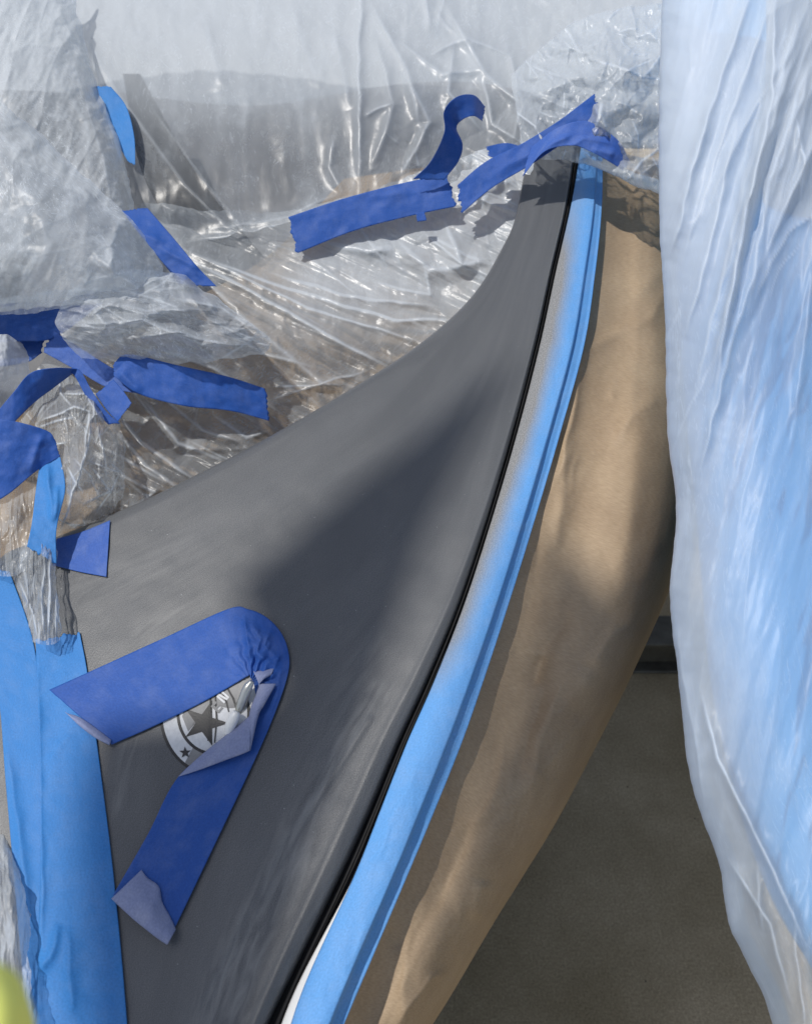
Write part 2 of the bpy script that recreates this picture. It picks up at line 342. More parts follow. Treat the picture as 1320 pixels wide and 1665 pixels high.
# ------------------------------------------------------------------ the vehicle being masked
def pdepth(x, y):
    x = np.asarray(x, float); y = np.asarray(y, float)
    inv = 1.2626+.919e-4*(x-660)+5.716e-4*(y-832)
    d = 1/inv
    # shallow crown across the panel, and a soft valley running down its middle
    dv, t = segdist(x, y, [(800, 640), (560, 1000), (330, 1400), (180, 1700)])
    d = d+.006*np.exp(-(dv/150)**2)+.0006*fbm(x/120, y/120, 3, 3)
    return d
def empty(name, loc, label, cat, group=None):
    e = bpy.data.objects.new(name, None); COL.objects.link(e); e.location = loc; tag(e, label, cat, group); return e
veh = empty('masked_vehicle', (0, 0, 0), 'satin grey primed vehicle bodywork, mostly masked, curving up to a narrow point', 'vehicle')

U_ = [(-90,1800),(-80,1350),(-60,1020),(0,908),(95,872),(250,806),(430,714),(600,614),(700,545),(770,478),(815,405),(840,345),(857,238)]
_ys = [1745,1608,1425,1322,1210,1110,985,850,700,560,440,330,230]
R_ = list(zip([398,464,554,601,648,694,746,791,835,871,897,922,937], _ys))
TL_ = list(zip([450,493,576,617,661,705,754,798,842,878,904,929,946], _ys))
TR_ = [(526,1745),(584,1608),(662,1425),(705,1322),(750,1210),(785,1110),(826,985),(868,850),(912,700),(950,560),(968,440),(978,340),(980,240)]
def build_panel():
    n = 260
    cols = [(.015, .07), (.004, .035), (.0005, .017), (0, .010), (.003, .0055), (.009, .0022), (.018, .0006), (.03, 0)]
    cols += [(s, 0) for s in np.linspace(.035, .94, 150)]
    cols += [(.95, -.0006), (.957, -.0012), (.964, -.0008), (.972, .0008), (.980, .0025), (.988, .004), (.995, .008), (1.0, .014), (1.0, .03)]
    s = np.array([c[0] for c in cols])[None, :]; off = np.array([c[1] for c in cols])[None, :]
    a = edge(U_, n); b = edge(R_, n)
    x = a[:, :1]*(1-s)+b[:, :1]*s; y = a[:, 1:]*(1-s)+b[:, 1:]*s
    d = pdepth(x, y)+off
    # faint crease line in the lower right
    dl, _ = segdist(x, y, [(600, 1170), (470, 1370), (330, 1640)]); d -= .0010*np.exp(-(dl/5)**2)
    pale_streak = np.zeros(x.shape)
    for pts, wd, a_ in [([(610,1130),(520,1290),(440,1440),(360,1600),(330,1690)], 28, .9), ([(500,1380),(420,1520),(380,1640)], 30, .9),
                        ([(215,1200),(195,1310)], 22, .5), ([(330,980),(230,1030)], 18, .5), ([(600,1060),(500,1330)], 40, .35), ([(150,960),(300,900)], 50, .3), ([(560,1400),(470,1600)], 25, .35)]:
        dd, _ = segdist(x, y, pts); pale_streak = np.maximum(pale_streak, .62*a_*np.exp(-(dd/wd)**2))
    o = sheet('body_panel', x, y, d, M_panel, veh, attrs={'pale_streak': pale_streak})
    md = o.modifiers.new('thickness', 'SOLIDIFY'); md.thickness = .0015; md.offset = 1
build_panel()
def tube(name, pts, dep, rad, mat, parent, k=12, n=160):
    c = edge([(p[0], p[1], dd, r) for p, dd, r in zip(pts, dep, rad)], n)
    P = W(c[:, 0], c[:, 1], c[:, 2]); V = []
    T = np.gradient(P, axis=0); T /= np.linalg.norm(T, axis=1)[:, None]
    A = np.cross(T, FA); A /= np.linalg.norm(A, axis=1)[:, None]; B = np.cross(T, A)
    for j in range(k):
        a = 2*math.pi*j/k; V.append(P+c[:, 3:4]*(A*math.cos(a)+B*math.sin(a)))
    V = np.stack(V, 1); idx = np.arange(n*k).reshape(n, k)
    F = [(idx[i, j], idx[i, (j+1) % k], idx[i+1, (j+1) % k], idx[i+1, j]) for i in range(n-1) for j in range(k)]
    F += [tuple(idx[0, ::-1]), tuple(idx[-1])]
    return link(name, V.reshape(-1, 3), F, mat, parent)
mid = [((a[0]+b[0])/2+0, (a[1]+b[1])/2) for a, b in zip(R_, TL_)]
gap = [abs(b[0]-a[0]) for a, b in zip(R_, TL_)]
seal_pts = [(a[0]+.42*g, a[1]) for a, g in zip(R_, gap)]
pr = [float(pdepth(*p)) for p in seal_pts]
tube('rubber_seal', seal_pts, [p+.011 for p in pr], [max(.13*g, 2)*p/FPX for g, p in zip(gap, pr)], M_rubber, veh)
x, y = loft([(a[0]-4, a[1]) for a in R_], [(b[0]+9, b[1]) for b in TL_], 200, 8)
sheet('gap_light_block', x, y, pdepth(x, y)+.017, M_rubber, veh, thick=.001)  # black sheet added under the gap to stop sunlight leaking onto the floor
x, y = loft([(a[0]+.62*g, a[1]) if a[1] > 1500 else (b[0]+1, b[1]) for a, b, g in zip(R_, TL_, gap)], [(b[0]*.35+c[0]*.65, b[1]) for b, c in zip(TL_, TR_)], 200, 24)
s = np.linspace(0, 1, 24)[None, :]
sheet('white_trim', x, y, pdepth(x, y)+.008-.007*np.sin(np.pi*np.clip(s*.6, 0, 1)), M_white, veh, thick=.001)
# body below the panel: a rounded dark hull
hv = []
for z, e in ((.12, -.12), (.2, 0), (.45, .02), (.60, -.02), (.64, -.1)):
    hv += [(-.75-e, -.1, z), (-.07+e, -.02-e, z), (.02+e, .35, z), (.22+e, .75, z), (.30+e, 1.10, z), (.1, 1.45+e, z), (-.75-e, 1.45+e, z)]
hf = [(7*k+i, 7*k+(i+1) % 7, 7*k+7+(i+1) % 7, 7*k+7+i) for k in range(4) for i in range(7)]+[tuple(range(28, 35)), tuple(range(6, -1, -1))]
lb = link('lower_body', hv, hf, M_dark, veh, False)
# pale rear bodywork and dark grey seat behind the film
x, y = loft([(-160, -260), (-160, 240)], [(1240, -260), (1240, 240)], 60, 60)
sheet('rear_panel', x, y, 1.36-.0001*(y)+.02*np.cos(x/300), M_pale, veh, thick=.004)
g = grid([[(130,-20,1.40),(400,-30,1.42),(640,-60,1.42),(900,-60,1.45)],
          [(140,150,1.36),(400,160,1.36),(640,120,1.38),(900,100,1.42)],
          [(140,178,1.28),(400,186,1.28),(640,150,1.30),(900,140,1.34)],
          [(120,260,1.22),(400,280,1.22),(640,260,1.24),(900,260,1.28)],
          [(60,430,1.12),(400,440,1.14),(640,430,1.19),(900,430,1.25)],
          [(-60,640,.98),(400,620,1.07),(640,560,1.15),(900,500,1.25)]], 90, 90)
sheet('seat', g[..., 0], g[..., 1], g[..., 2], M_seat, veh, thick=.004)
x, y = loft([(-300, -100), (-250, 400), (-200, 900), (-260, 1900)], [(140, -60), (150, 300), (140, 700), (60, 900)], 60, 40)
sheet('inner_side', x, y, 1/(.76+.00018*(y-300)), M_dark, veh, thick=.004)
x, y = loft([(200, 120), (235, 290), (330, 440), (420, 560)], [(228, 120), (325, 290), (448, 440), (540, 560)], 60, 14)
st = sheet('seat_belt', x, y, 1.135-.00015*(y-120), M_strap, veh, thick=.002)

# ------------------------------------------------------------------ emblem on the panel
emb = poly_on('emblem', [(347+88*math.cos(a), 1160+102*math.sin(a)) for a in np.linspace(0, 2*math.pi, 72, endpoint=False)], .0008, M_decalk, veh)
emb['label'] = 'round silver and black star emblem'
E = lambda rx, ry, cx=347, cy=1160: [(cx+rx*math.cos(a), cy+ry*math.sin(a)) for a in np.linspace(0, 2*math.pi, 72, endpoint=False)]
poly_on('outer_ring', E(83, 97), .0012, M_decalw, emb)
poly_on('lower_band', [(347+83*math.cos(a), 1160+97*math.sin(a)) for a in np.radians(np.arange(60, 128, 4))]+[(347+60*math.cos(a), 1160+68*math.sin(a)) for a in np.radians(np.arange(124, 58, -4))], .0015, M_decalg, emb)
poly_on('inner_ring', E(60, 68), .0018, M_decalk, emb)
poly_on('centre_disc', E(55, 63), .0022, M_decalw, emb)
poly_on('grey_field', [(305,1138),(345,1120),(385,1094),(410,1100),(402,1150),(372,1152),(345,1146),(330,1150),(312,1162),(306,1190),(296,1165)], .0025, M_decalg, emb)
def star(cx, cy, R, r, rot, sx=1, sy=1):
    return [(cx+sx*(R if i % 2 == 0 else r)*math.cos(rot+i*math.pi/5), cy+sy*(R if i % 2 == 0 else r)*math.sin(rot+i*math.pi/5)) for i in range(10)]
poly_on('star', star(333, 1176, 39, 15, .0, 1, 1), .0029, M_decalk, emb)
poly_on('small_star', star(301, 1224, 10, 4, -.35), .0029, M_decalk, emb)
for i, (ax, ay, bx, by, wd) in enumerate([(342,1128,338,1205,3),(350,1130,349,1208,2.4),(357,1118,372,1158,2.4),(366,1113,386,1158,3)]):
    poly_on('slash_mark', [(ax-wd/2, ay), (ax+wd/2, ay), ((ax+bx)/2+wd+2, (ay+by)/2), (bx+1, by), (bx-1, by), ((ax+bx)/2+2, (ay+by)/2)], .0033, M_decalk, emb)
def letter(ch, cx, cy, size, rot):
    cells = {'E': [[(0,0),(1,0),(1,5),(0,5)], [(1,0),(3.4,0),(3.4,1),(1,1)], [(1,2),(3,2),(3,3),(1,3)], [(1,4),(3.4,4),(3.4,5),(1,5)]],
             'N': [[(0,0),(1,0),(1,5),(0,5)], [(3,0),(4,0),(4,5),(3,5)], [(1,0),(2,0),(3,5),(2,5)]]}[ch]
    V = []; Fc = []
    for c in cells:
        b = len(V)
        for (u, v) in c:
            u = (u-1.8)*size/5; v = (v-2.5)*size/5
            px = cx+u*math.cos(rot)-v*math.sin(rot); py = cy+u*math.sin(rot)+v*math.cos(rot)
            V.append(W(px, py, pdepth(px, py)-.0015))
        Fc.append((b, b+1, b+2, b+3))
    link('letter_'+ch.lower(), V, Fc, M_decalw if ch == 'N' else M_decalg, emb, False)
letter('E', 353, 1150, 17, -.85); letter('N', 362, 1134, 17, -.85)
pin = tube('metal_pin', [(410,1108),(403,1118),(396,1135),(391,1150),(388,1162)], [float(pdepth(400,1130))-.007]*5, [.002, .0038, .0040, .0042, .003], M_chrome, veh, n=30)
pc = tube('pin_cap', [(385,1158),(380,1168),(374,1182),(371,1195)], [float(pdepth(380,1170))-.007]*4, [.003, .0044, .0044, .003], M_white, pin, n=20)

# ------------------------------------------------------------------ tape along the panel's edge
def tear(x, y, amp=3, both=True, seed=0):
    """ragged torn ends on a lofted tape"""
    n, m = x.shape; k = np.arange(m)
    j = amp*(fbm(k/ max(m, 2)*7.0, k*0+seed*3.3, seed, 3))
    for e, inn in ((0, 1), (-1, -2)):
        if not both and e == 0: continue
        dx = x[e]-x[inn]; dy = y[e]-y[inn]; L = np.hypot(dx, dy)+1e-9
        x[e] += dx/L*j; y[e] += dy/L*j
    return x, y
x, y = loft(TL_, TR_, 300, 40); s = np.linspace(0, 1, 40)[None, :]
d = pdepth(x, y)+.003-.005*np.sin(np.pi*np.clip(s*1.1, 0, 1))**.7+.010*sstep(.72, .78, s)*s-.0006*fbm(x/30, y/60, 77, 3)
dl, c = creases(x, y, [([(690,1220),(640,1330),(590,1450)], 6, .0012, 0), ([(800,1060),(870,960)], 4, .0012, 0), ([(845,850),(880,860)], 3, .001, 0), ([(820,900),(850,930)], 3, .001, 0), ([(600,1500),(570,1560)], 5, .001, 0)])
spray = (1-sstep(-.08, .68, s+.04*fbm(x/40, y/40, 8, 3)))*sstep(300, 470, y)*(1-sstep(1010, 1190, y))+.35*(1-sstep(0, .8, s))*sstep(250, 320, y)*(1-sstep(600, 1000, y))
et = sheet('edge_tape', x, y, d-dl, M_tapes, attrs={'spray': spray}, thick=.0003)
tag(et, 'long light blue tape strip down the edge of the grey panel, silver overspray on it', 'masking tape')

# ------------------------------------------------------------------ brown paper
PE_ = [(640,1760),(720,1640),(800,1505),(850,1425),(905,1335),(968,1215),(1035,1080),(1098,930),(1128,780),(1135,620),(1125,460),(1118,340),(1075,262)]
PB_ = TR_
n, m = 300, 150
a = edge([(p[0]-16, p[1]) for p in PB_], n); b = edge(PE_, n)
prof = np.array([(0,.019),(.04,.023),(.09,.029),(.16,.037),(.28,.047),(.39,.052),(.52,.054),(.66,.064),(.80,.090),(.90,.128),(.96,.17),(.99,.205),(1.0,.24),(.99,.29),(.95,.36)])
pg = cr(prof, m); s = pg[:, 0][None, :]; off = pg[:, 1][None, :]
x = a[:, :1]*(1-s)+b[:, :1]*s; y = a[:, 1:]*(1-s)+b[:, 1:]*s
h, c = crumple(x/150, y/230, 4)
d = pdepth(x, y)+off*(1.15-.25*(y/1665))-.002*h+.006*fbm(x/190, y/380, 31, 2)
ch, cc = creases(x, y, [([(1025,600),(1035,720),(1020,900),(1000,1000)], 30, .012, 0), ([(930,700),(915,800),(900,900)], 10, .006, 0), ([(960,1090),(1010,1010)], 14, .008, 0),
    ([(640,1680),(700,1590),(730,1585)], 7, .007, 0), ([(770,1500),(790,1430)], 12, .008, 0), ([(870,1120),(880,1060)], 14, -.008, 0), ([(800,1300),(870,1120),(905,960)], 30, -.004, 0),
    ([(955,520),(930,680),(905,790)], 7, .007, 0), ([(700,1500),(770,1330)], 18, -.006, 0), ([(930,1160),(1000,1060),(1040,990)], 24, .010, 0)])
d -= ch
h2, _ = creases(x, y, rand_creases(x, y, 46, 240, 9, .0032, 1.9, .35, 301)+rand_creases(x, y, 40, 60, 5, .0016, 1.5, 1.0, 302)); d -= h2
pp = sheet('masking_paper', x, y, d, M_paper, thick=.0004)
tag(pp, 'creased brown masking paper hanging beside the long tape strip above the bare floor', 'masking paper')

# brown paper lining the hollow behind the panel
g = grid([[(560,290,1.11),(700,270,1.11),(850,250,1.11),(960,250,1.11)],
          [(430,420,1.06),(640,400,1.06),(800,400,1.06),(930,400,1.05)],
          [(250,520,1.00),(480,520,1.03),(720,530,1.035),(880,540,1.00)],
          [(60,640,.95),(300,660,1.00),(560,660,1.02),(760,660,.98)],
          [(-60,800,.90),(140,820,.94),(400,830,.96),(600,830,.92)],
          [(-100,960,.84),(100,960,.88),(300,960,.90),(500,960,.88)]], 120, 120)
h, c = crumple(g[..., 0]/140, g[..., 1]/120, 12)
lp = sheet('masking_paper', g[..., 0], g[..., 1], g[..., 2]-.012*h, M_paper, thick=.0004)
tag(lp, 'brown masking paper lining the hollow behind the grey panel, seen through the film', 'masking paper')

# ------------------------------------------------------------------ plastic film
def film(ctrl, mat, label, lines=(), crum=0, cs=60, seed=0, wav=.004, wsx=70, wsy=260, rot=0, nu=400, nv=400, cmask=None, milk=None, cw=1.0, rc=(), edge_=4.0, hs_=.5, group='sheets of clear masking film'):
    g = grid(ctrl, nu, nv); x, y, d = g[..., 0], g[..., 1], g[..., 2]
    x, y = x+edge_*fbm(y/34, x/60, seed+70, 3), y+edge_*fbm(x/38, y/60, seed+80, 3)
    xr = x*math.cos(rot)+y*math.sin(rot); yr = -x*math.sin(rot)+y*math.cos(rot)
    ft = fbm(xr/wsx, yr/wsy, seed, 4); rd = ridged(xr/wsx*1.3+3, yr/wsy, seed+2)**3
    d = d-wav*ft-wav*.3*rd
    cre = .12*rd*cw
    if crum:
        h, c = crumple(x/cs, y/cs*.8, seed+11); k = 1 if cmask is None else cmask(x, y)
        d = d-crum*.35*h*k; cre = np.maximum(cre, c*k*.10*cw)
    for q in rc:
        q = q[:3]+(q[3]*hs_,)+q[4:]; h, c = creases(x, y, rand_creases(x, y, *q)); k = 1 if cmask is None else cmask(x, y)
        d = d-h*k; cre = np.maximum(cre, c*k)
    if lines:
        h, c = creases(x, y, lines); d = d-h; cre = np.maximum(cre, c)
    mk = 0 if milk is None else milk(x, y)
    o = sheet('plastic_film', x, y, d, mat, attrs={'crease': np.clip(cre, 0, 1), 'milk': mk})
    tag(o, label, 'plastic film', group); return o

def L(pts, wd=10, h=.006, wh=.8): return (pts, wd, h, wh)
# large taut sheet across the top
film([[(-150,-90,1.20),(200,-90,1.22),(585,-90,1.17),(850,-90,1.17),(1180,-90,1.12)],
      [(-100,60,1.12),(220,60,1.12),(585,50,1.10),(850,50,1.12),(1150,60,1.05)],
      [(0,190,1.07),(240,190,1.07),(585,170,1.05),(830,150,1.08),(1090,140,1.02)],
      [(150,300,1.03),(262,300,1.02),(585,270,1.04),(800,230,1.06),(1010,180,1.03)],
      [(250,390,1.03),(290,398,1.02),(588,335,1.03),(745,292,1.05),(960,200,1.06)]], F_top,
     'wide taut film across the top with a straight vertical fold, dark seat behind it',
     lines=[L([(110,10),(190,150),(300,300),(440,440)], 9, .004, .5), L([(60,-60),(150,90),(215,330)], 9, .004, .5), L([(240,165),(330,290),(450,440)], 5, .002, .4), L([(587,-60),(583,120),(586,330)], 6, .010, 1), L([(300,395),(430,372),(590,330)], 8, .008, .8), L([(330,375),(470,352),(560,310)], 9, .006, .5),
            L([(545,215),(535,270),(560,320)], 7, .008, .7), L([(655,110),(700,200),(640,300)], 9, .01, .7), L([(600,0),(660,110),(690,230)], 9, .008, .6),
            L([(720,0),(790,120),(860,180)], 9, .01, .7), L([(690,90),(760,60),(830,90)], 8, .008, .6), L([(740,60),(730,150),(790,220)], 8, .008, .7), L([(640,60),(720,120),(800,110)], 8, .008, .6),
            L([(540,40),(570,180)], 10, .006, .4), L([(470,0),(520,150)], 16, .005, .3), L([(330,20),(360,150)], 16, .005, .3), L([(780,110),(800,200),(860,240)], 8, .008, .7), L([(610,60),(640,170),(600,290)], 8, .008, .5),
            L([(590,190),(640,165)], 5, .006, .8), L([(820,60),(850,170),(830,240)], 8, .008, .6)],
     crum=.006, cs=75, seed=3, wav=.0022, wsx=90, wsy=420, rc=[(120, 150, 8, .008, 1.3, .5, 7, .9), (120, 70, 5, .005, .6, .8, 8, .9)], cmask=lambda x, y: .04+.96*sstep(590, 640, x)*(1-.6*sstep(850, 960, x)), milk=lambda x, y: .40*(1-sstep(20, 290, y))-.10*sstep(560, 420, x)*sstep(150, 230, y))
# the crumpled corner at the top right
film([[(830,120,1.06),(900,60,1.04),(980,20,1.02),(1090,0,1.00)],
      [(840,180,1.00),(900,150,.99),(990,110,.97),(1095,90,.98)],
      [(850,235,.99),(930,215,.97),(1020,190,.95),(1100,190,.96)],
      [(900,262,1.02),(960,262,.99),(1030,265,.96),(1100,270,.97)],
      [(960,250,1.08),(985,278,1.01),(1040,305,.98),(1100,318,.99)],
      [(960,250,1.12),(990,262,1.06),(1040,285,1.04),(1100,300,1.03)]], F_crum,
     'tightly crumpled white film bunched above the brown paper at the narrow end of the panel', crum=.010, cs=60, seed=9, wav=.008, wsx=60, wsy=90, rc=[(90, 90, 8, .014, .3, 1.2, 17, .9), (80, 45, 5, .006, .3, 1.4, 18, .8)], milk=lambda x, y: .10+0*x)
# fan of folds behind the panel
fan = [L([(290,405),(470,470),(640,520),(760,520)], 9, .008, 1), L([(285,408),(420,480),(560,560),(640,600)], 10, .010, .9), L([(290,400),(500,500),(700,560)], 7, .006, .9),
       L([(430,440),(560,480),(720,500)], 9, .008, .7), L([(300,420),(400,520),(520,620),(560,640)], 12, .008, .5), L([(520,390),(600,410),(640,400)], 12, .012, .9), L([(600,455),(700,480),(690,430)], 8, .006, .6),
       L([(640,385),(700,440),(780,430)], 12, .010, .5), L([(720,350),(750,430),(800,420)], 12, .010, .5), L([(240,560),(350,600),(470,680)], 9, .008, .8), L([(330,520),(430,575),(520,600)], 9, .008, .7),
       L([(780,340),(800,300),(840,290)], 12, .010, .6), L([(150,560),(300,620),(440,700)], 9, .008, .7), L([(440,650),(600,600)], 6, .005, .8), L([(440,628),(560,625)], 5, .004, .8)]
film([[(230,330,1.03),(430,345,1.04),(600,310,1.06),(760,250,1.06),(880,225,1.05)],
      [(200,430,.98),(430,430,1.02),(620,410,1.03),(760,360,1.03),(860,310,1.03)],
      [(150,510,.96),(420,510,.98),(620,510,1.00),(760,470,1.01),(860,420,1.00)],
      [(60,600,.90),(330,620,.93),(520,640,.95),(680,610,.96),(800,570,.95)],
      [(60,700,.88),(240,740,.90),(400,760,.90),(560,730,.91),(700,680,.92)],
      [(60,860,.85),(200,860,.87),(340,850,.87),(520,800,.88),(660,750,.90)]], F_clear,
     'sheer film pulled in long fanning folds over brown paper behind the grey panel',
     lines=fan+[L([(160,640),(230,720),(330,790)], 10, .010, .8), L([(225,640),(290,720),(370,750)], 10, .010, .8), L([(240,625),(330,700),(400,720)], 9, .008, .7), L([(180,690),(240,760),(300,800)], 10, .010, .7),
               L([(250,640),(320,670),(300,740),(380,740)], 12, -.010, .3), L([(340,670),(400,710),(440,700)], 9, .008, .7), L([(170,760),(250,800),(200,840)], 10, .010, .7), L([(190,700),(185,780),(190,840)], 8, .008, .6)],
     crum=.008, cs=80, seed=21, wav=.004, wsx=34, wsy=360, rot=-1.12, rc=[(130, 220, 6, .004, .55, .2, 22, .8), (80, 60, 6, .004, 1.0, .8, 23, .5)], cmask=lambda x, y: .35+.65*sstep(560, 640, y)*sstep(480, 380, x)+.6*sstep(500, 600, x)*sstep(520, 440, y),
     milk=lambda x, y: .36*sstep(580, 440, y)*sstep(420, 520, x)+.12*sstep(600, 520, y)+.08, cw=1.0)
# upper-left sheet seen behind the big bag
film([[(-120,-80,1.02),(0,-80,1.04),(60,-60,1.07),(110,-60,1.11)],
      [(-120,80,.97),(20,80,.99),(100,80,1.03),(150,110,1.085)],
      [(-120,240,.92),(60,240,.94),(160,240,.98),(208,280,1.03)],
      [(-120,420,.86),(100,400,.88),(200,370,.92),(222,400,1.00)],
      [(-120,520,.86),(120,500,.87),(220,460,.90),(250,480,.98)]], F_bag,
     'hazy sheet at the upper left whose right edge runs beside the short strip of tape', lines=[L([(90,0),(160,140),(215,320)], 10, .012, .8), L([(120,100),(170,260),(180,330)], 8, .008, .5), L([(60,60),(140,200),(150,300)], 14, .008, .4)],
     crum=0, cs=110, seed=33, wav=.006, rc=[(60, 200, 10, .005, 1.1, .25, 35, .5), (60, 60, 5, .002, 1.1, .5, 36, .5)], wsx=60, wsy=200, rot=.45, hs_=.35, milk=lambda x, y: .12+0*x)
# big swollen bag left
film([[(-140,100,.86),(-40,130,.84),(20,180,.84),(60,212,.88)],
      [(-140,200,.84),(-10,210,.83),(60,250,.84),(135,284,.86)],
      [(-140,320,.82),(20,320,.81),(110,340,.82),(205,348,.85)],
      [(-140,420,.82),(20,420,.81),(140,420,.82),(258,420,.88)],
      [(-140,480,.84),(20,470,.83),(140,465,.84),(274,480,.89)],
      [(-140,515,.87),(40,503,.86),(110,495,.87),(262,492,.92)],
      [(-140,500,.90),(40,480,.90),(110,470,.90),(240,470,.96)]], F_bag,
     'swollen hazy film bag at the left with frosty rub marks and a gathered lower hem', lines=[L([(150,410),(190,445),(230,470),(265,470)], 9, .010, .6), L([(180,400),(185,450),(215,440)], 9, .008, .5), L([(60,330),(80,400),(60,460)], 20, .008, .3), L([(40,330),(30,430)], 18, .006, .25),
            L([(195,350),(180,400),(190,440)], 8, .006, .5), L([(110,465),(180,450),(150,420)], 8, .006, .5)],
     seed=41, hs_=.35, wav=.003, wsx=110, wsy=90, rot=.5, rc=[(30, 130, 12, .004, 1.2, .6, 43, .4), (60, 50, 5, .0015, 1.2, .8, 44, .5)], milk=lambda x, y: .04+.12*sstep(340, 200, y))
# crumpled tongue of film in the middle left
film([[(110,470,.87),(200,440,.885),(290,446,.90),(345,478,.92)],
      [(90,520,.84),(190,490,.85),(300,490,.865),(400,520,.89)],
      [(100,545,.84),(200,535,.85),(310,535,.86),(434,546,.885)],
      [(120,572,.86),(220,575,.86),(330,574,.87),(436,562,.89)],
      [(140,590,.885),(250,588,.88),(330,588,.885),(428,574,.90)]], F_bag,
     'crumpled grey-white tongue of film between the dark tapes at the middle left', lines=[L([(110,530),(230,520),(330,560),(400,560)], 9, .012, .8), L([(160,490),(240,510),(330,500)], 10, .014, .7), L([(270,480),(360,500),(420,540)], 9, .012, .7), L([(200,550),(290,540),(420,575)], 9, .010, .7), L([(150,500),(180,540)], 9, .010, .6)],
     milk=lambda x, y: .0+0*x, crum=.003, cs=60, seed=52, wav=.005, wsx=30, wsy=150, rot=-1.3, rc=[(90, 130, 6, .006, .2, .4, 53, .9)])
# bunched film above the purple tape
film([[(30,690,.86),(60,640,.87),(110,610,.88),(150,640,.90)],
      [(60,720,.84),(105,680,.84),(150,670,.85),(195,690,.88)],
      [(80,780,.82),(120,750,.81),(165,750,.83),(205,770,.87)],
      [(85,830,.81),(115,820,.815),(150,812,.82),(200,805,.86)],
      [(92,880,.85),(110,868,.86),(135,858,.87),(180,842,.88)]], F_crum,
     'knotted clump of clear film rising behind the light blue vertical tape', lines=[L([(150,670),(140,740),(110,830),(95,870)], 7, .012, 1), L([(60,690),(120,660),(150,670)], 7, .010, .8), L([(130,820),(180,800),(150,760)], 7, .010, .8), L([(100,640),(140,640),(170,690)], 6, .008, .8), L([(160,690),(175,780)], 7, .008, .7)],
     milk=lambda x, y: .0+0*x, crum=.002, cs=34, seed=61, wav=.004, wsx=20, wsy=60, rc=[(110, 70, 5, .006, 1.2, .8, 63, 1.)])
# gathered neck of film between the light blue tapes
film([[(42,880,.80),(62,875,.785),(82,880,.785),(93,895,.79)],
      [(22,935,.78),(50,940,.765),(75,940,.765),(93,945,.775)],
      [(38,985,.755),(60,990,.745),(80,990,.745),(97,990,.75)],
      [(52,1045,.735),(68,1050,.73),(84,1050,.73),(99,1042,.735)]], F_crum,
     'narrow gathered neck of film pinched between two light blue tapes', lines=[L([(85,900),(80,970),(82,1040)], 4, .006, 1), L([(92,930),(92,1035)], 3, .005, 1), L([(72,910),(66,980),(72,1040)], 4, .006, .8), L([(30,940),(55,1000),(62,1040)], 4, .005, .7)],
     crum=.004, cs=26, seed=66, wav=.003, wsx=10, wsy=90, rc=[(30, 60, 3, .003, 1.5, .25, 67, .8)], nu=160, nv=120)
# blue-grey film at the far left edge
film([[(-60,790,.83),(-10,790,.82),(30,760,.83),(75,740,.84)],
      [(-60,870,.80),(-10,870,.79),(25,850,.79),(62,840,.80)],
      [(-60,930,.79),(-10,935,.78),(20,935,.775),(50,920,.775)]], F_crum,
     'wrinkled scrap of film at the left margin under the dark tape corner', crum=.010, cs=40, seed=71, wav=.005, wsx=24, wsy=90, nu=140, nv=120)
film([[(-80,520,.88),(-20,540,.86),(10,545,.86),(40,560,.90)],
      [(-80,600,.85),(-20,600,.83),(20,590,.84),(50,600,.88)],
      [(-80,690,.86),(-20,680,.85),(10,670,.86),(40,640,.89)]], F_bag,
     'small pale pouch of film at the left margin beneath the dark tape tangle', crum=.010, cs=50, seed=77, wav=.004, wsx=40, wsy=60, nu=140, nv=120, milk=lambda x, y: .3+0*x)
film([[(-60,1060,.76),(-20,1070,.76),(30,1090,.76),(50,1180,.74)],
      [(-60,1300,.69),(-20,1300,.69),(30,1330,.69),(60,1400,.675)],
      [(-60,1450,.62),(-20,1450,.62),(20,1470,.62),(48,1540,.613)],
      [(-60,1720,.57),(-20,1720,.565),(20,1720,.57),(58,1720,.574)]], F_bag,
     'soft fold of film at the lower left corner over the yellow-green cloth', crum=.004, cs=60, seed=83, wav=.005, wsx=30, wsy=120, nu=140, nv=80, milk=lambda x, y: .1+0*x)

# ------------------------------------------------------------------ sheeted blue object on the right
BE = [(1080,-80),(1074,60),(1070,200),(1074,360),(1079,520),(1088,700),(1096,830),(1091,970),(1100,1110),(1128,1270),(1162,1400),(1192,1510),(1235,1620),(1275,1740)]
rows = []
for i, (ex, ey) in enumerate(BE):
    ex += [0, 0, 1, -2, 2, -3, 3, -2, 4, -5, 5, -4, 6, 0][i]
    k = i/(len(BE)-1); dd = .80-.22*k
    rows.append([(ex+30, ey, dd+.14), (ex+6, ey, dd+.07), (ex, ey, dd+.03), (ex+10, ey, dd+.005), (ex+38, ey, dd-.018), (ex+80, ey, dd-.034), (ex+130, ey, dd-.046), (ex+185, ey, dd-.05), (ex+245, ey, dd-.045), (ex+310, ey, dd-.03), (ex+390, ey, dd+.0)])
rl = []
for q in range(16):
    xa = 1090+q*14+random.uniform(-6, 6); ya = random.uniform(330, 760); xb = xa+random.uniform(110, 190); yb = random.uniform(-60, 120)
    rl.append(L([(xa, ya), ((xa+xb)/2-random.uniform(0, 20), (ya+yb)/2), (xb, yb)], random.uniform(5, 10), random.uniform(.003, .008), random.uniform(.4, .8)))
